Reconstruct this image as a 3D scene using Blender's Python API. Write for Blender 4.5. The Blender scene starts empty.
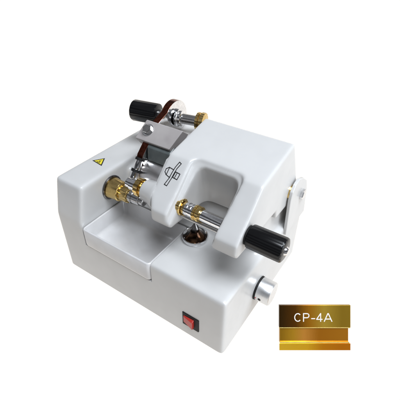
import bpy, bmesh, math, random
from mathutils import Vector, Matrix
random.seed(4)
sc = bpy.context.scene
COL = sc.collection
PI = math.pi

# ------------------------------------------------------------------ materials
def nodes(name):
    m = bpy.data.materials.new(name); m.use_nodes = True
    nt = m.node_tree; b = nt.nodes['Principled BSDF']
    return m, nt, b

def noise_bump(nt, b, scale, strength, dist=0.02, stretch=None):
    tc = nt.nodes.new('ShaderNodeTexCoord'); n = nt.nodes.new('ShaderNodeTexNoise')
    n.inputs['Scale'].default_value = scale; n.inputs['Detail'].default_value = 4
    src = tc.outputs['Object']
    if stretch:
        mp = nt.nodes.new('ShaderNodeMapping'); mp.inputs['Scale'].default_value = stretch
        nt.links.new(src, mp.inputs['Vector']); src = mp.outputs['Vector']
    nt.links.new(src, n.inputs['Vector'])
    bp = nt.nodes.new('ShaderNodeBump'); bp.inputs['Strength'].default_value = strength
    bp.inputs['Distance'].default_value = dist
    nt.links.new(n.outputs['Fac'], bp.inputs['Height']); nt.links.new(bp.outputs['Normal'], b.inputs['Normal'])
    return n

def colour_vary(nt, b, c1, c2, scale, stretch=None, detail=5):
    tc = nt.nodes.new('ShaderNodeTexCoord'); n = nt.nodes.new('ShaderNodeTexNoise')
    n.inputs['Scale'].default_value = scale; n.inputs['Detail'].default_value = detail
    src = tc.outputs['Object']
    if stretch:
        mp = nt.nodes.new('ShaderNodeMapping'); mp.inputs['Scale'].default_value = stretch
        nt.links.new(src, mp.inputs['Vector']); src = mp.outputs['Vector']
    nt.links.new(src, n.inputs['Vector'])
    r = nt.nodes.new('ShaderNodeValToRGB'); r.color_ramp.elements[0].position = .35; r.color_ramp.elements[1].position = .65
    r.color_ramp.elements[0].color = (*c1, 1); r.color_ramp.elements[1].color = (*c2, 1)
    nt.links.new(n.outputs['Fac'], r.inputs['Fac']); nt.links.new(r.outputs['Color'], b.inputs['Base Color'])
    return n, r

def paint(name, c1, c2, rough=.32, coat=.25, bump=.05):
    m, nt, b = nodes(name)
    colour_vary(nt, b, c1, c2, .35)
    n2 = nt.nodes.new('ShaderNodeTexNoise'); n2.inputs['Scale'].default_value = .9; n2.inputs['Detail'].default_value = 8
    mr2 = nt.nodes.new('ShaderNodeMapRange'); mr2.inputs['To Min'].default_value = rough * .7; mr2.inputs['To Max'].default_value = rough * 1.35
    tc2 = nt.nodes.new('ShaderNodeTexCoord'); nt.links.new(tc2.outputs['Object'], n2.inputs['Vector'])
    nt.links.new(n2.outputs['Fac'], mr2.inputs['Value']); nt.links.new(mr2.outputs['Result'], b.inputs['Roughness'])
    b.inputs['Coat Weight'].default_value = coat; b.inputs['Coat Roughness'].default_value = .12
    noise_bump(nt, b, 9, bump, .01)
    return m

def metal(name, c1, c2, rough, bump=.0, stretch=None, scale=3):
    m, nt, b = nodes(name)
    colour_vary(nt, b, c1, c2, scale, stretch)
    b.inputs['Metallic'].default_value = 1; b.inputs['Roughness'].default_value = rough
    if bump: noise_bump(nt, b, 6, bump, .01, stretch)
    return m

def plain(name, c, rough=.4, metallic=0, coat=0):
    m, nt, b = nodes(name)
    colour_vary(nt, b, tuple(x * .93 for x in c), tuple(min(1, x * 1.05) for x in c), 1.5)
    b.inputs['Roughness'].default_value = rough; b.inputs['Metallic'].default_value = metallic
    b.inputs['Coat Weight'].default_value = coat
    if max(c) < .02: b.inputs['Specular IOR Level'].default_value = .3
    return m

WHITE = paint('white_enamel', (.50, .496, .488), (.52, .516, .508))
TRAYW = paint('white_moulded_plastic', (.51, .50, .495), (.56, .555, .555), .16, .4)
CHROME = metal('polished_chrome', (.72, .72, .73), (.86, .86, .87), .09)
STEEL = metal('turned_steel', (.42, .41, .40), (.62, .61, .60), .22, .15, (30, 1, 1))
DRUM = metal('satin_nickel', (.74, .71, .69), (.92, .92, .93), .3, .1, (1, 1, 1), .5)
DSTEEL = metal('dark_steel', (.12, .11, .11), (.22, .21, .20), .25)
BRASS = metal('turned_brass', (.50, .33, .10), (.86, .64, .28), .2, .2, (14, 1, 1), 4)
CONEM = metal('painted_reflection_chrome', (.02, .012, .01), (.16, .08, .04), .12, 0, (1, 1, .2), 1.1)  # dark brown reflection in the chrome, put into the base colour
BLOCKM = paint('grey_cast_aluminium', (.30, .275, .27), (.36, .335, .325), .42, .1, .15)
BRACK = paint('dark_grey_bracket', (.05, .06, .06), (.10, .115, .115), .3, .3)
BROWN = metal('brown_lever_edge', (.09, .022, .012), (.17, .05, .03), .22)
BLACK = plain('black_knob_plastic', (.003, .003, .0035), .24, 0, .05)
BLACKM = plain('black_matt_plastic', (.006, .006, .006), .6)
ALU = metal('brushed_aluminium', (.60, .61, .62), (.80, .81, .82), .36, .25, (1, 8, 8), 8)
ALUF = metal('aluminium_cap', (.74, .75, .76), (.84, .85, .86), .38)
RED = plain('red_rocker_plastic', (.42, .02, .012), .4, 0, .15)
REDD = plain('red_dot_paint', (.5, .02, .02), .5)
YEL = plain('yellow_label_film', (.72, .60, .03), .4)
INK = plain('black_print', (.012, .012, .012), .5)
GREYINK = plain('pale_grey_print', (.50, .50, .51), .5)
LETTER = plain('white_print', (.60, .57, .53), .6)

def brushed_brass(name, stops, rough=.3):  # brushed streaks plus a reflection gradient painted along X
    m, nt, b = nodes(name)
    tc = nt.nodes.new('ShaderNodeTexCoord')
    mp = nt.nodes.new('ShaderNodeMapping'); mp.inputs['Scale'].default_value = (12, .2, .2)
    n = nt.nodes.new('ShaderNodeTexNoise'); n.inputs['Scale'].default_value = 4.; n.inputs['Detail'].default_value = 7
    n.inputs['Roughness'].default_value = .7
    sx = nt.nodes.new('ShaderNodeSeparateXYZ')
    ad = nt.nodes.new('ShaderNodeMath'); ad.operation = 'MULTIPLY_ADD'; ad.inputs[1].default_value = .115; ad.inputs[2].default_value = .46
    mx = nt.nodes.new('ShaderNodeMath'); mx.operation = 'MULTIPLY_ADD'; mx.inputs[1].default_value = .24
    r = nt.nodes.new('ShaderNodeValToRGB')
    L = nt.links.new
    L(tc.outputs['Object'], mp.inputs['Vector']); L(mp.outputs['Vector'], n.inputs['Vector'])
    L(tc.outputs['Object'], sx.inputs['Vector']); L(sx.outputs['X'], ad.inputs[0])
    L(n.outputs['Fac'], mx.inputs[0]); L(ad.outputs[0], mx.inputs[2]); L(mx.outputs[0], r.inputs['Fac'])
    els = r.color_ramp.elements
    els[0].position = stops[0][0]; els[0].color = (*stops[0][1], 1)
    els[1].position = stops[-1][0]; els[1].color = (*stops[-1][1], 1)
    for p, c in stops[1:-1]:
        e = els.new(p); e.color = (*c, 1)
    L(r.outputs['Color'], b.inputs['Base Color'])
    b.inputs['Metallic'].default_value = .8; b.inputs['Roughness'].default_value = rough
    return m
PL_TOP = brushed_brass('painted_sheen_brass_upper', [(.06, (.05, .022, .002)), (.28, (.13, .045, .002)), (.50, (.48, .19, .008)), (.72, (.58, .36, .04)), (1.0, (.34, .20, .015))])  # dark left to gold right: reflection on the brass painted as colour
PL_MID = brushed_brass('painted_sheen_brass_middle', [(.06, (.40, .20, .01)), (.25, (.62, .32, .02)), (.42, (.78, .33, .05)), (.65, (.48, .17, .008)), (1.0, (.50, .19, .01))])
PL_BOT = brushed_brass('painted_sheen_brass_lower', [(.06, (.95, .55, .03)), (.45, (.90, .48, .02)), (.70, (.68, .24, .005)), (1.0, (.60, .18, .003))])
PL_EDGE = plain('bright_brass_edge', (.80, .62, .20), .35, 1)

# ------------------------------------------------------------------ helpers
def link(name, bm, mat, parent=None, bevel=0, seg=3, smooth=True, ang=35):
    bmesh.ops.recalc_face_normals(bm, faces=bm.faces)
    me = bpy.data.meshes.new(name); bm.to_mesh(me); bm.free()
    o = bpy.data.objects.new(name, me); COL.objects.link(o)
    me.materials.append(mat)
    if parent: o.parent = parent
    finish(o, bevel, seg, smooth, ang)
    return o

def finish(o, bevel=0, seg=3, smooth=True, ang=35):
    me = o.data
    if smooth:
        for p in me.polygons: p.use_smooth = True
        me.set_sharp_from_angle(angle=math.radians(ang))
    if bevel:
        md = o.modifiers.new('bevel', 'BEVEL'); md.width = bevel; md.segments = seg
        md.limit_method = 'ANGLE'; md.angle_limit = math.radians(28); md.harden_normals = False
        md.use_clamp_overlap = True
        for e in me.edges: e.use_edge_sharp = False
        wn = o.modifiers.new('wn', 'WEIGHTED_NORMAL'); wn.weight = 60; wn.keep_sharp = False

def prism_x(poly, x0, x1, bm=None):
    """poly = (y, z) points swept from x0 to x1"""
    bm = bm or bmesh.new()
    a = [bm.verts.new((x0, y, z)) for y, z in poly]; b = [bm.verts.new((x1, y, z)) for y, z in poly]
    n = len(poly)
    bm.faces.new(a); bm.faces.new(b[::-1])
    for i in range(n): bm.faces.new((a[i], b[i], b[(i + 1) % n], a[(i + 1) % n]))
    return bm

def prism_xy(poly, z0, z1):
    bm = bmesh.new()
    a = [bm.verts.new((x, y, z0)) for x, y in poly]; b = [bm.verts.new((x, y, z1)) for x, y in poly]
    n = len(poly); bm.faces.new(a); bm.faces.new(b[::-1])
    for i in range(n): bm.faces.new((a[i], b[i], b[(i + 1) % n], a[(i + 1) % n]))
    return bm

def box(x0, x1, y0, y1, z0, z1, bm=None):
    return prism_x([(y0, z0), (y1, z0), (y1, z1), (y0, z1)], x0, x1, bm)

def hexa(p, bm=None):
    """8 points: bottom loop 0..3, top loop 4..7"""
    bm = bm or bmesh.new(); v = [bm.verts.new(q) for q in p]
    for f in ((3, 2, 1, 0), (4, 5, 6, 7), (0, 1, 5, 4), (1, 2, 6, 5), (2, 3, 7, 6), (3, 0, 4, 7)):
        bm.faces.new([v[i] for i in f])
    return bm

def lathe(profile, o, d, seg=48, mod=None, bm=None, closed=True):
    """profile (t, r) along direction d from origin o"""
    bm = bm or bmesh.new()
    o = Vector(o); d = Vector(d).normalized()
    up = Vector((0, 0, 1)) if abs(d.z) < .9 else Vector((0, 1, 0))
    u = d.cross(up).normalized(); w = d.cross(u).normalized()
    rings = []
    for t, r in profile:
        if r < 1e-6: rings.append([bm.verts.new(o + d * t)])
        else:
            ring = []
            for k in range(seg):
                a = 2 * PI * k / seg; rr = r * (mod(a, t) if mod else 1)
                ring.append(bm.verts.new(o + d * t + (u * math.cos(a) + w * math.sin(a)) * rr))
            rings.append(ring)
    for A, B in zip(rings, rings[1:]):
        for k in range(seg):
            k2 = (k + 1) % seg
            if len(A) == 1 and len(B) == 1: break
            if len(A) == 1: bm.faces.new((A[0], B[k], B[k2]))
            elif len(B) == 1: bm.faces.new((A[k], A[k2], B[0]))
            else: bm.faces.new((A[k], A[k2], B[k2], B[k]))
    if closed:
        for R_, fl in ((rings[0], 1), (rings[-1], 0)):
            if len(R_) > 1: bm.faces.new(R_[::-1] if fl else R_)
    return bm

def boolean(o, cutters, op, tidy=True):
    for bmc in cutters:
        me = bpy.data.meshes.new('c'); bmesh.ops.recalc_face_normals(bmc, faces=bmc.faces); bmc.to_mesh(me); bmc.free()
        c = bpy.data.objects.new('c', me); COL.objects.link(c)
        md = o.modifiers.new('b', 'BOOLEAN'); md.operation = op; md.object = c; md.solver = 'EXACT'
        dg = bpy.context.evaluated_depsgraph_get()
        new = bpy.data.meshes.new_from_object(o.evaluated_get(dg))
        o.modifiers.clear(); o.data = new
        bpy.data.objects.remove(c)
    if not tidy: return
    bm = bmesh.new(); bm.from_mesh(o.data)
    bmesh.ops.remove_doubles(bm, verts=bm.verts, dist=1e-4)
    bmesh.ops.dissolve_limit(bm, angle_limit=math.radians(.5), verts=bm.verts, edges=bm.edges)
    bm.to_mesh(o.data); bm.free()

def mould(o, vox, it):
    bm = bmesh.new(); bm.from_mesh(o.data); bmesh.ops.triangulate(bm, faces=bm.faces); bm.to_mesh(o.data); bm.free()
    mat = o.data.materials[0]
    r = o.modifiers.new('r', 'REMESH'); r.mode = 'VOXEL'; r.voxel_size = vox; r.use_smooth_shade = True
    sm = o.modifiers.new('s', 'SMOOTH'); sm.factor = .5; sm.iterations = it
    dg = bpy.context.evaluated_depsgraph_get()
    new = bpy.data.meshes.new_from_object(o.evaluated_get(dg)); o.modifiers.clear(); o.data = new
    new.name = o.name
    if not len(new.materials): new.materials.append(mat)
    else: new.materials[0] = mat
    for p in new.polygons: p.use_smooth = True; p.material_index = 0

def bare(name, bm, mat, parent=None):
    bmesh.ops.recalc_face_normals(bm, faces=bm.faces)
    me = bpy.data.meshes.new(name); bm.to_mesh(me); bm.free(); me.materials.append(mat)
    o = bpy.data.objects.new(name, me); COL.objects.link(o)
    if parent: o.parent = parent
    return o

def empty(name, loc=(0, 0, 0)):
    o = bpy.data.objects.new(name, None); COL.objects.link(o); o.location = loc; o.empty_display_size = .5
    return o

def strokes(segs, w, origin, ex, ey, n, lift, bm=None):
    """thin raised printed lines on a plane; segs = ((x,y),(x,y)) in plane coords"""
    bm = bm or bmesh.new()
    origin, ex, ey, n = map(Vector, (origin, ex, ey, n))
    for k, (a, b) in enumerate(segs):
        a = Vector(a); b = Vector(b); d = (b - a).normalized(); p = Vector((-d.y, d.x)) * w / 2; e = d * w * .5
        l = lift + .0012 * (k % 5)
        q = [a - e + p, a - e - p, b + e - p, b + e + p]
        bot = [origin + ex * c.x + ey * c.y + n * .001 for c in q]; top = [origin + ex * c.x + ey * c.y + n * l for c in q]
        hexa(bot + top, bm)
    return bm

def polyplate(pts, origin, ex, ey, n, lift, bm=None, base=.001):
    bm = bm or bmesh.new()
    origin, ex, ey, n = map(Vector, (origin, ex, ey, n))
    a = [bm.verts.new(origin + ex * x + ey * y + n * base) for x, y in pts]
    b = [bm.verts.new(origin + ex * x + ey * y + n * lift) for x, y in pts]
    bm.faces.new(a[::-1]); bm.faces.new(b)
    for i in range(len(pts)): bm.faces.new((a[i], a[(i + 1) % len(pts)], b[(i + 1) % len(pts)], b[i]))
    return bm

# ------------------------------------------------------------------ setting
m, nt, b = nodes('glowing_white_ground')
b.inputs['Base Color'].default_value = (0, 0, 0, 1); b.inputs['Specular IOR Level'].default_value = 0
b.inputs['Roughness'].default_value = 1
b.inputs['Emission Color'].default_value = (1.0, .965, .92, 1); b.inputs['Emission Strength'].default_value = 1.09  # added glow keeps the ground shadowless white and warms the front faces
GLOW_GROUND = m
bm = bmesh.new()
prof = [(-34, 0), (250, 0)]
for k in range(1, 13):
    a = k / 12 * PI / 2; prof.append((250 + 120 * math.sin(a), 120 - 120 * math.cos(a)))
prof.append((370, 260))
A = [bm.verts.new((-480, y, z)) for y, z in prof]; B = [bm.verts.new((260, y, z)) for y, z in prof]
for i in range(len(prof) - 1): bm.faces.new((A[i], B[i], B[i + 1], A[i + 1]))
g = bare('ground', bm, GLOW_GROUND); g['kind'] = 'structure'
for p in g.data.polygons: p.use_smooth = True

# ------------------------------------------------------------------ machine
ROOT = empty('lens_cutting_machine')
ROOT['label'] = 'white benchtop lens cutting machine with hinged clamp arm, black knobs and red switch'
ROOT['category'] = 'machine'

# body shell: base + motor tower + rear deck, minus tray notch
TX0, TX1 = -24.6, -11.55
body = bare('body_shell', box(-30.05, .03, -.03, 24, -1.6, 10.55), WHITE, ROOT)
tower = prism_x([(0.0, 9.5), (0.0, 11.2), (1.35, 16.8), (20.4, 16.8), (21.6, 9.5)], -30.05, TX0)
boolean(body, [tower], 'UNION')
deck = prism_x([(9.2, 9.8), (10.6, 15.2), (13, 15.6), (21, 15.6), (22.6, 9.8)], TX0 - .6, -.9)
boolean(body, [deck], 'UNION')
mould(body, .12, 120)
boolean(body, [box(TX0 + .02, TX1, -1, 9.0, 7.1, 12), box(-32, 2, -2, 27, -4, .01)], 'DIFFERENCE', False)
for p in body.data.polygons: p.use_smooth = True
body.data.set_sharp_from_angle(angle=math.radians(50))

rear = bare('rear_housing', prism_x([(16.2, 15.2), (17.2, 20.2), (21.2, 20.2), (22.0, 15.2)], -24.0, -12.9), WHITE, ROOT)
finish(rear, .3, 3)

# hinge bracket on the right flank
hp = [(16.8, 9.2), (16.2, 15.9), (16.5, 17.2), (17.3, 18.0), (18.5, 18.3), (20.2, 17.6), (22.0, 16.2), (22.9, 14.2), (23.9, 9.2)]
hb = bare('hinge_bracket', prism_x(hp, -.06, .42), WHITE, ROOT); finish(hb, .12, 3)
def hexnut(o, d, r, h, bm=None):
    return lathe([(0, r), (h * .75, r), (h, r * .86), (h, 0)], o, d, 6, None, bm)
link('hex_bolt', hexnut((.42, 20.5, 14.6), (1, 0, 0), .85, .5), CHROME, hb, 0, smooth=False)
link('pivot_washer', lathe([(0, 1.1), (.2, 1.1), (.2, 0)], (-.25, 17.5, 16.5), (1, 0, 0)), BRASS, hb)

# ---- clamp arm (swinging head)
HX0, HX1 = -13.6, -.25
hprof = [(16.0, 24.75), (7.7, 23.05), (4.7, 20.15), (3.0, 18.7), (2.2, 17.95), (2.15, 16.4), (2.6, 15.8), (12.2, 15.9), (12.9, 15.9), (13.3, 14.4), (19.2, 14.4), (20.2, 15.6)]
head = bare('clamp_arm', prism_x(hprof, HX0, HX1), WHITE, ROOT)
# pocket cut: front open, slanting back wall
def cutter(xl0, xl1, xr0, xr1, yb_top, yb_bot, zt=26, zb=13.5):
    # loops: bottom z=zb, top z=zt ; left wall x from xl0 (front) to xl1 (back)
    return hexa([(xl0, -2, zb), (xr0, -2, zb), (xr1, yb_bot, zb), (xl1, yb_bot, zb),
                 (xl0, -2, zt), (xr0, -2, zt), (xr1, yb_top, zt), (xl1, yb_top, zt)])
# outer shallow lip
_ = None #([(-15, 4.2, 13), (-12.3, 1.6, 13), (-15, 1.6, 13), (-15, 2.2, 13), (-15, 4.2, 21), (-12.3, 1.6, 21), (-15, 1.6, 21), (-15, 2.2, 21)])
def hexn(lo, hi):
    bm = bmesh.new(); a = [bm.verts.new(p) for p in lo]; b_ = [bm.verts.new(p) for p in hi]; n = len(a)
    bm.faces.new(a[::-1]); bm.faces.new(b_)
    for i in range(n): bm.faces.new((a[i], a[(i + 1) % n], b_[(i + 1) % n], b_[i]))
    return bm
def pocket(xl0, xl1, xr0, xr1, yt, yb, zt, zb, c):
    f = lambda y, z: [(xl0, -2, z), (xr0, -2, z), (xr1, y - c, z), (xr1 - c * .3, y - c * .3, z), (xr1 - c, y, z), (xl1 + c, y, z), (xl1 + c * .3, y - c * .3, z), (xl1, y - c, z)]
    return hexn(f(yb, zb), f(yt, zt))
inner = pocket(-9.9, -9.35, -3.85, -3.45, 7.2, 10.6, 26, 13.5, .9)
def slope_z(y, off): return 20.15 + (y - 4.7) * .967 - off
def corner(xc, yc, r, a0_, a1_, n=5):
    return [(xc + r * math.cos(math.radians(a0_ + (a1_ - a0_) * k / n)), yc + r * math.sin(math.radians(a0_ + (a1_ - a0_) * k / n))) for k in range(n + 1)]
lp = [(-10.2, -1.5), (-3.75, -1.5)] + corner(-2.95 - 1.0, 8.5 - 1.0, 1.0, 0, 90) + corner(-10.15 + 1.0, 8.5 - 1.0, 1.0, 90, 180)
lip = hexn([(x, y, slope_z(y, .95)) for x, y in lp], [(x, y, 27) for x, y in lp])
boolean(head, [lip, inner], 'DIFFERENCE')
boolean(head, [prism_xy([(-14, 1.5), (-12.1, 1.5), (-13.6, 3.6), (-14, 3.6)], 13, 20.5)], 'DIFFERENCE')
mould(head, .09, 85)

# lens symbol printed on the left prong (slope plane)
nrm = Vector((0, -2.9, 3.0)).normalized(); ey = Vector((0, 3.0, 2.9)).normalized(); ex = Vector((1, 0, 0))
S0 = Vector((-11.72, 6.0, 21.43)); ang = 0
def loop(pts): return list(zip(pts, pts[1:] + pts[:1]))
lens = loop([(-.62, -1.62), (-.22, -1.68), (-.02, -.6), (.02, 0), (.14, .8), (.42, 1.55), (.10, 1.68), (-.17, .9), (-.30, 0), (-.33, -.6)])
trap = loop([(-.36, -.58), (-1.0, -.38), (-1.3, -.1), (-1.3, .32), (-.95, .62), (-.24, .52)])
trap += [((-.95, -.40), (-.92, .6))]
sq = loop([(.08, -.42), (.78, -.5), (.86, .28), (.16, .36)]) + [((.02, -.1), (.16, .36)), ((.34, -.44), (.42, .32))]
link('lens_symbol', strokes(lens + trap + sq, .1, S0, ex, ey, nrm, .012), INK, head, smooth=False)

# boss on the left of the arm
AX = (0, 4.8, 18.0)
boss = link('boss', lathe([(0, 2.0), (.4, 1.95), (.9, 1.65), (2.2, 1.5), (2.35, 1.4), (2.35, 0)], (HX0 + .25, 5.0, 18.0), (-1, 0, 0)), WHITE, head)
fl_ = bare('side_flange', prism_x([(5.0, 19.2), (7.7, 21.9), (10.5, 22.4), (10.5, 17.2), (5.0, 17.2)], -14.3, -13.2), WHITE, head); finish(fl_, .25, 3)
# black clamping knob on the right
flute = lambda n, dpt: (lambda a, t: 1 - dpt * (0.5 + .5 * math.cos(n * a)) ** 3)
def knob(name, o, d, L, r, parent, n=16):
    prof = [(0, r * .80), (.12, r * .97), (.3, r), (L - .3, r * 1.02), (L - .1, r * .97), (L, r * .8), (L, 0)]
    fl = flute(n, .022)
    k = link(name, lathe(prof, o, d, n * 8, lambda a, t: fl(a, t) if .25 < t < L - .15 else 1), BLACK, parent, ang=50)
    return k
shank = link('knob_shank', lathe([(0, 1.2), (.42, 1.2)], (-.45, 4.75, 18.05), (1, 0, 0)), BLACKM, head)
kn = knob('clamping_knob', (.0, 4.75, 18.05), (1, 0, 0), 4.4, 1.47, ROOT)
link('screw', lathe([(0, .55), (.12, .52), (.3, .4), (.36, .2), (.36, 0)], (4.4, 4.75, 18.05), (1, 0, 0), 24), CHROME, kn)

# lens clamp shaft in the window
sh = link('clamp_shaft', lathe([(0, .6), (3.6, .6), (3.6, .72), (3.7, .76), (6.7, .76), (6.7, .0)], (-10.3, 4.8, 17.95), (1, 0, 0)), CHROME, ROOT)
kfl = lambda n, dpt: (lambda a, t: 1 - dpt * max(0, min(1, (math.cos(n * a) + .1) / .6)))
col = lathe([(0, .9), (.1, 1.12), (.6, 1.12), (.7, .98), (.7, 0)], (-10.1, 4.8, 17.95), (1, 0, 0), 192, kfl(14, .03))
lathe([(0, .8), (1.55, .8), (1.55, 0)], (-9.3, 4.8, 17.95), (1, 0, 0), 192, kfl(8, .025), col)
link('brass_collar', col, BRASS, sh, ang=30)
link('grooved_sleeve', lathe([(0, .84), (.3, .84), (.3, .92), (.42, .92), (.42, .84), (.8, .84), (.8, .9), (.92, .9), (.92, .83), (1.1, .83), (1.1, .9), (1.25, .9), (1.25, 0)], (-8.95, 4.8, 17.95), (1, 0, 0)), CHROME, sh)
link('brass_ring', lathe([(0, .8), (.05, 1.0), (.35, 1.0), (.4, .9), (.55, .9), (.6, 1.0), (.95, .98), (1.0, .8)], (-7.7, 4.8, 17.95), (1, 0, 0), 192, kfl(14, .03)), BRASS, sh, ang=30)
link('guide_rod', lathe([(0, .28), (7.0, .28)], (-10.4, 4.5, 16.85), (1, 0, 0), 24), STEEL, sh)

# brass lens holder on the boss
lh = link('brass_lens_holder', lathe([(0, 1.25), (.45, 1.28), (.5, 1.05), (.9, 1.05), (.95, 1.32), (1.7, 1.25), (1.75, .9), (2.0, .9), (2.0, 0)], (-15.35, 5.0, 18.0), (-1, 0, 0), 192, kfl(9, .06)), BRASS, ROOT, ang=30)
link('chrome_cap', lathe([(0, .85), (.9, .85), (1.0, .7), (1.6, .7), (1.7, .4), (1.7, 0)], (-17.3, 5.0, 18.0), (-1, 0, 0)), CHROME, lh)

# drive spindle on the tower
SP = (TX0, 6.8, 13.85)
sp = link('drive_spindle', lathe([(0, .7), (6.6, .7), (6.7, .55), (6.7, 0)], SP, (1, 0, 0)), STEEL, ROOT)
link('steel_flange', lathe([(0, 1.95), (.18, 1.95), (.28, 1.85), (.28, 0)], (TX0 - .02, 6.8, 13.85), (1, 0, 0)), DSTEEL, sp)
link('brass_cup', lathe([(0, 1.6), (.2, 1.68), (.4, 1.62), (1.9, 1.55), (2.0, 1.45), (2.05, 1.2), (2.05, 0)], (TX0 + .25, 6.8, 13.85), (1, 0, 0), 64), BRASS, sp)
link('brass_nut', lathe([(0, 1.2), (.3, 1.28), (1.5, 1.22), (1.6, 1.0), (1.6, 0)], (TX0 + 2.3, 6.8, 13.85), (1, 0, 0), 144, kfl(9, .08)), BRASS, sp, ang=30)
link('steel_sleeve', lathe([(0, .95), (.5, .95), (.5, 1.05), (.7, 1.05), (.7, .92), (1.9, .9), (2.0, .8)], (TX0 + 3.9, 6.8, 13.85), (1, 0, 0)), STEEL, sp)

# rear shaft with black knob
Z2 = 22.5
a0 = Vector((-26.95, 15.95, Z2)); a1 = Vector((-15.9, 18.35, Z2)); dd = (a1 - a0).normalized()
rs = link('rear_shaft', lathe([(0, .78), (11.2, .78)], a0 + dd * .2, dd), STEEL, ROOT)
kb = knob('adjusting_knob', a0 + dd * 4.3, -dd, 4.5, 1.62, ROOT)
tS = 6.6
link('hub', lathe([(0, 1.25), (.15, 1.35), (.35, 1.35), (.45, 1.2), (.9, 1.2), (1.0, 1.0), (1.0, 0)], a0 + dd * (tS + .75), dd), CHROME, rs)
link('brass_bearing', lathe([(0, 1.1), (.1, 1.35), (.5, 1.35), (.55, 1.2), (.7, 1.2), (.75, 1.42), (1.3, 1.4), (1.4, 1.1), (1.4, 0)], a1 - dd * .7, dd, 72, kfl(14, .04)), BRASS, rs, ang=30)

# guide lever (flat bar with round eye)
C = a0 + dd * tS
cy, cz = C.y, C.z
Rr = 2.65
pts = []
for k in range(29):
    a = math.radians(142 - k * (142 + 62) / 28)
    pts.append((cy + Rr * math.cos(a), cz + Rr * math.sin(a)))
pts += [(cy - 3.2, cz - 1.9), (10.9, 18.4), (10.0, 17.9), (9.2, 18.2), (8.9, 19.0), (9.3, 19.8), (13.2, 23.35)]
LV = bare('guide_lever', prism_x(pts, C.x - .35, C.x + .75), CHROME, ROOT)
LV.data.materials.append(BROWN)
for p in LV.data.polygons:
    if abs(p.normal.x) < .5: p.material_index = 1  # rim faces dark brown, flat sides chrome
finish(LV, .06, 2)

# clamp block on the lever
n45 = Vector((0, -.68, .735)).normalized(); t45 = Vector((0, .735, .68)).normalized()
P1 = [Vector(q) for q in ((-21.98, 10.5, 21.35), (-15.83, 10.5, 21.35), (-15.03, 12.76, 23.45), (-21.49, 12.76, 23.45))]
top = [q + n45 * .25 for q in P1]
bot = [q - n45 * 1.5 + t45 * dt for q, dt in zip(P1, (-.15, -.15, .3, .3))]
blk = bare('clamp_block', hexa(bot + top), BLOCKM, ROOT); finish(blk, .12, 3)
cbolt = Vector((-20.45, 11.75, 22.5)) + n45 * .23
hx = hexnut(cbolt + n45 * .1, n45, .72, .55)
bolt = link('hex_bolt', hx, STEEL, blk, 0, smooth=False)
link('washer', lathe([(0, .92), (.1, .92), (.1, 0)], cbolt, n45), CHROME, bolt)
br = bare('bracket_plate', hexa([tuple(v) for v in (
    (-19.5, 9.9, 18.9), (-15.6, 9.9, 18.9), (-15.6, 12.0, 17.6), (-19.7, 12.0, 17.6),
    (-19.7, 10.2, 20.9), (-15.6, 10.2, 20.9), (-15.6, 12.6, 22.0), (-19.7, 12.6, 22.0))]), BRACK, blk); finish(br, .15, 3)

# polished drum behind the bracket, and feeler finger
dr = link('polished_drum', lathe([(0, 2.4), (.15, 2.75), (.5, 2.85), (5.0, 2.85), (5.3, 2.6), (5.3, 0)], (-20.9, 11.0, 15.9), (1, 0, 0), 96), DRUM, ROOT)
fg = bmesh.new()
p0 = Vector((C.x + .2, 9.3, 19.2)); p1 = Vector((C.x + .1, 6.4, 15.5)); d1 = (p1 - p0).normalized()
lathe([(0, .68), (.35, .68), (.35, .5), (1.0, .56), (1.7, .5), (1.75, .66), (2.1, .66), (2.1, .55), (3.3, .58), (3.5, .8), (4.3, .8), (4.3, 0)], p0, d1, 32, None, fg)
fo = link('feeler_finger', fg, CHROME, LV)
link('dark_band', lathe([(0, .72), (.38, .72)], p0 + d1 * -.02, d1, 32), BLACKM, fo)
link('dark_band', lathe([(0, .7), (.4, .7)], p0 + d1 * 1.72, d1, 32), BLACKM, fo)

# chrome support cone on the deck
SC = (-9.55, 7.5, 10.5)
cone = link('support_cone', lathe([(0, 1.7), (.1, 1.82), (.5, 1.9), (.66, 1.86), (.68, 1.74), (.42, 1.55), (.28, 1.3), (.38, 1.05), (.8, .75), (1.5, .55)], SC, (0, 0, 1), 64), CHROME, ROOT)
link('dark_cone', lathe([(0, 1.5), (.08, 1.45), (.3, 1.15), (.7, .84), (1.12, .62)], (SC[0], SC[1], SC[2] + .42), (0, 0, 1), 64), CONEM, cone)  # covers the dish centre with its painted dark reflection
link('pointed_tip', lathe([(0, .5), (.25, .52), (.5, .58), (.7, .5), (.95, .34), (1.6, .04), (1.6, 0)], (SC[0], SC[1], SC[2] + 1.5), (0, 0, 1), 32), DSTEEL, cone)

# aluminium control knob on the flank
KC = Vector((0, 9.75, 4.1))
link('black_skirt', lathe([(0, 1.85), (.3, 1.8), (.3, 0)], KC, (1, 0, 0)), BLACKM, ROOT)
ak = link('control_knob', lathe([(0, 1.7), (.05, 1.78), (1.85, 1.78), (2.0, 1.68), (2.0, 0)], KC + Vector((.3, 0, 0)), (1, 0, 0), 72), ALU, ROOT)
link('end_cap', lathe([(0, 1.62), (.03, 1.58), (.03, 0)], KC + Vector((2.3, 0, 0)), (1, 0, 0), 64), ALUF, ak)
sd = Vector((0, -.995, -.10)).normalized()
link('set_screw', lathe([(0, .24), (.03, .24), (.03, 0)], KC + Vector((1.05, 0, 0)) + sd * 1.76, sd, 20), BLACKM, ak)
link('index_dot', lathe([(0, .1), (.03, .1), (.03, 0)], KC + Vector((.45, 0, 0)) + sd * 1.77, sd, 14), REDD, ak)
tk = []
for k in range(11):
    a = math.radians(-40 + 26 * k)
    r0, r1 = 2.05, 2.35 if k % 2 else 2.5
    tk.append(((math.cos(a) * r0, math.sin(a) * r0), (math.cos(a) * r1, math.sin(a) * r1)))
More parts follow.
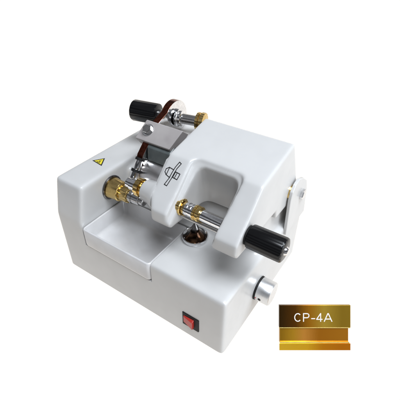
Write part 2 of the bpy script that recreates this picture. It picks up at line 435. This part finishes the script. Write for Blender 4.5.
for t_ in tk: link('dial_mark', strokes([t_], .07, KC, (0, 1, 0), (0, 0, 1), (1, 0, 0), .01), GREYINK, ROOT, smooth=False)

# rocker switch
sx0, sx1, sz0, sz1 = -6.45, -3.75, 2.0, 4.6
bz = bare('power_switch', box(sx0, sx1, -.16, .1, sz0, sz1), BLACKM, ROOT); finish(bz, .1, 3)
xm = sx0 + .25; xr = sx1 - .75
rk = bare('rocker', hexa([(xm, -.1, sz0 + .75), (xr, -.1, sz0 + .45), (xr, -.1, sz1 - .45), (xm, -.1, sz1 - .55),
                          (xm + .02, -.3, sz0 + .77), (xr, -.6, sz0 + .47), (xr, -.6, sz1 - .6), (xm + .02, -.3, sz1 - .6)]), RED, bz)
finish(rk, .08, 3)

# warning triangle on the tower top
W0 = Vector((-27.65, 7.95, 16.812))
tri = [(-1.18, -.48), (-.05, 1.1), (1.15, -.8)]
lab = link('warning_label', polyplate(tri, W0, (1, 0, 0), (0, 1, 0), (0, 0, 1), .015), INK, ROOT, smooth=False)
cx_ = sum(p[0] for p in tri) / 3; cy_ = sum(p[1] for p in tri) / 3
t2 = [((p[0] - cx_) * .72 + cx_, (p[1] - cy_) * .72 + cy_) for p in tri]
link('yellow_field', polyplate(t2, W0, (1, 0, 0), (0, 1, 0), (0, 0, 1), .022, None, .016), YEL, lab, smooth=False)
link('spark_symbol', strokes([((-.05, .35), (-.18, -.02)), ((-.18, -.02), (.12, -.02)), ((.12, -.02), (-.08, -.42)), ((-.42, -.28), (.35, -.36))], .1, W0 + Vector((0, 0, .022)), (1, 0, 0), (0, 1, 0), (0, 0, 1), .008), INK, lab, smooth=False)

# ------------------------------------------------------------------ drip tray (lifts out)
tr = bmesh.new()
x0, x1, y0, y1 = TX0 + .12, TX1 - .1, -.22, 8.85
zt, zb, th = 10.5, 7.2, .3
def rr(x0, x1, y0, y1, r, z, n=6):
    out = []
    for (cx, cy, a0_) in ((x1 - r, y1 - r, 0), (x0 + r, y1 - r, 90), (x0 + r, y0 + r, 180), (x1 - r, y0 + r, 270)):
        for k in range(n + 1):
            a = math.radians(a0_ + 90 * k / n); out.append(tr.verts.new((cx + r * math.cos(a), cy + r * math.sin(a), z)))
    return out
loops = [rr(x0 + .25, x1 - .25, y0 + .15, y1 - .2, .5, zb), rr(x0 + .08, x1 - .08, y0 + .03, y1 - .05, .6, zb + .2),
         rr(x0, x1, y0, y1, .6, zb + .5), rr(x0, x1, y0, y1, .6, zt - .1), rr(x0 + .08, x1 - .08, y0 + .08, y1 - .08, .55, zt),
         rr(x0 + th - .05, x1 - th + .05, y0 + th - .05, y1 - th + .05, .4, zt), rr(x0 + th + .03, x1 - th - .03, y0 + th + .03, y1 - th - .03, .4, zt - .1),
         rr(x0 + th + .1, x1 - th - .1, y0 + th + .1, y1 - th - .2, .5, zb + .95), rr(x0 + th + .3, x1 - th - .3, y0 + th + .3, y1 - th - .6, .5, zb + .6),
         rr(x0 + th + .8, x1 - th - .8, y0 + th + .8, y1 - th - 1.6, .5, zb + .45)]
tr.faces.new(loops[0][::-1]); tr.faces.new(loops[-1])
for P_, Q_ in zip(loops, loops[1:]):
    for i in range(len(P_)): tr.faces.new((P_[i], P_[(i + 1) % len(P_)], Q_[(i + 1) % len(P_)], Q_[i]))
tray = link('drip_tray', tr, TRAYW, None, ang=60)
tray['label'] = 'white plastic drip tray set into the machine base below the spindle'; tray['category'] = 'tray'

# ------------------------------------------------------------------ brass sample block
NP = empty('brass_sample_block', (10.16, 7.6, 0.012))
NP.rotation_euler = (.91782, -.0035, .59413)
NP['label'] = 'small stepped brass block marked CP-4A standing beside the machine'; NP['category'] = 'metal block'
U = 9.71 / 71.2
Wd, H = 71.2 * U, 45.1 * U
def lbox(name, x0, x1, y0, y1, z0, z1, mat, bev=.03):
    bm = hexa([(x0, y0, z0), (x1, y0, z0), (x1, y1, z0), (x0, y1, z0), (x0, y0, z1), (x1, y0, z1), (x1, y1, z1), (x0, y1, z1)])
    o = bare(name, bm, mat, NP); finish(o, bev, 2); return o
low = hexa([(-Wd / 2, 0, 0), (Wd / 2, 0, 0), (Wd / 2 - .3, .34, -.42), (-Wd / 2 + .3, .34, -.42),
            (-Wd / 2, 6.9 * U, 0), (Wd / 2, 6.9 * U, 0), (Wd / 2 - .3, 6.9 * U, -.42), (-Wd / 2 + .3, 6.9 * U, -.42)])
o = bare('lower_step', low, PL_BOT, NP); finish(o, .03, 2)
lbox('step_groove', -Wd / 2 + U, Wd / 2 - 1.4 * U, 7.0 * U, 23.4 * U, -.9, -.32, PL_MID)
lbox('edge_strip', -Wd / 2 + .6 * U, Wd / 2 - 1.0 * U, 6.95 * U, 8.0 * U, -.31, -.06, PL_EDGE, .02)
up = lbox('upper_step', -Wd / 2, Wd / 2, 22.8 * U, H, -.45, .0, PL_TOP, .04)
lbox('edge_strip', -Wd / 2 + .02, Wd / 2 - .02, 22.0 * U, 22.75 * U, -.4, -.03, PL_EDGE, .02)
# solid wedge behind, standing on the table
wx = Wd / 2 - .95
wd = hexa([(-wx, .78, -.93), (wx, .78, -.93), (wx, 2.35, -3.0), (-wx, 2.35, -3.0),
           (-wx, 5.6, -.47), (wx, 5.6, -.47), (wx, 4.9, -1.3), (-wx, 4.9, -1.3)])
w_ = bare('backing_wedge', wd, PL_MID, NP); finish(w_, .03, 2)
LX0, LY0 = 314.9, 350.4
def band(pts, w, lift, closed=False):
    """mitred thick line through image-free plate coordinates"""
    bm = bmesh.new(); P_ = [Vector(p) for p in pts]; n = len(P_); L_, R_ = [], []
    for i, p in enumerate(P_):
        a = P_[i] - P_[i - 1] if i else P_[1] - P_[0]; b_ = P_[i + 1] - p if i < n - 1 else P_[-1] - P_[-2]
        a = a.normalized(); b_ = b_.normalized(); na = Vector((-a.y, a.x)); nb = Vector((-b_.y, b_.x)); mm = (na + nb).normalized()
        k = w / 2 / max(.35, mm.dot(na)); L_.append(p + mm * k); R_.append(p - mm * k)
    out = L_ + R_[::-1]
    top = [bm.verts.new((q.x, q.y, lift)) for q in out]; bot = [bm.verts.new((q.x, q.y, .001)) for q in out]
    m2 = len(out)
    for i in range(n - 1):
        bm.faces.new((top[i], top[i + 1], top[m2 - 2 - i], top[m2 - 1 - i]))
    for i in range(m2): bm.faces.new((top[i], top[(i + 1) % m2], bot[(i + 1) % m2], bot[i]))
    return bm
def letter(polys, x, w_=1.0):
    bm = bmesh.new()
    for k, pl in enumerate(polys):
        b2 = band([((px + x) * U, (py + 28.6) * U) for px, py in pl], w_ * U, .014 + .003 * k)
        me = bpy.data.meshes.new('q'); b2.to_mesh(me); b2.free(); bm.from_mesh(me); bpy.data.meshes.remove(me)
    link('letter', bm, LETTER, up, smooth=False)
hh = 8.6
arc = [(3.5 + 3.1 * math.cos(math.radians(a)), hh / 2 + (hh / 2 - .5) * math.sin(math.radians(a))) for a in range(42, 319, 12)]
letter([arc], -20.6)
bowl = [(.5, hh - .5)] + [(4.0 + 1.9 * math.cos(math.radians(a)), 6.05 + 2.05 * math.sin(math.radians(a))) for a in range(90, -91, -15)] + [(.5, 4.0)]
letter([[(.5, 0), (.5, hh)], bowl], -11.9)
letter([[(0, 3.1), (3.9, 3.1)]], -3.7)
letter([[(4.5, 0), (4.5, hh)], [(4.5, hh - .3), (.5, 2.5)], [(.1, 2.4), (6.4, 2.4)]], 1.2)
letter([[(.4, 0), (4.2, hh - .1)], [(8.3, 0), (4.4, hh - .1)], [(1.7, 2.7), (6.9, 2.7)]], 8.8)

# ------------------------------------------------------------------ lights
def area(name, loc, target, size, power, color, sy=None):
    l = bpy.data.lights.new(name, 'AREA'); l.shape = 'RECTANGLE'; l.size = size; l.size_y = sy or size
    l.energy = power; l.color = color
    o = bpy.data.objects.new(name, l); COL.objects.link(o); o.location = loc
    o.rotation_euler = (Vector(target) - Vector(loc)).to_track_quat('-Z', 'Y').to_euler()
    return o
area('softbox_right', (122, 22, 44), (0, 8, 10), 80, 100000, (.84, .915, 1.0), 60)
area('softbox_top', (78, -22, 250), (-10, 10, 10), 150, 1000000, (.875, .93, 1.0), 120)

w = bpy.data.worlds.new('World'); sc.world = w; w.use_nodes = True
wt = w.node_tree; bg = wt.nodes['Background']
tc = wt.nodes.new('ShaderNodeTexCoord'); sx = wt.nodes.new('ShaderNodeSeparateXYZ'); rp = wt.nodes.new('ShaderNodeValToRGB')
mr = wt.nodes.new('ShaderNodeMapRange'); mr.inputs['From Min'].default_value = -1; mr.inputs['From Max'].default_value = 1
wt.links.new(tc.outputs['Generated'], sx.inputs['Vector']); wt.links.new(sx.outputs['Z'], mr.inputs['Value'])
wt.links.new(mr.outputs['Result'], rp.inputs['Fac']); wt.links.new(rp.outputs['Color'], bg.inputs['Color'])
e = rp.color_ramp.elements; e[0].position = .45; e[0].color = (.05, .05, .055, 1); e[1].position = 1; e[1].color = (.10, .10, .11, 1)
for p_, v_ in ((.52, .30), (.60, .42), (.68, .10), (.78, .03), (.86, .30), (.92, .22)):  # invented bands: horizon glow as frontal fill, streaks for metal reflections
    q_ = e.new(p_); q_.color = (v_ * .95, v_ * .98, v_ * 1.05, 1)
bg.inputs['Strength'].default_value = 1.0

# ------------------------------------------------------------------ camera
cd = bpy.data.cameras.new('camera'); co = bpy.data.objects.new('camera', cd); COL.objects.link(co)
co.location = (13.1243, -24.9233, 47.3654); co.rotation_euler = (.9178229, -.0035, .5941295)
cd.sensor_width = 36; cd.lens = 36 * 378.148 / 400; cd.clip_end = 2000
cd.shift_x = -.55 / 400; cd.shift_y = 1.56 / 400
sc.camera = co
sc.view_settings.view_transform = 'Standard'; sc.view_settings.look = 'None'; sc.view_settings.exposure = 0
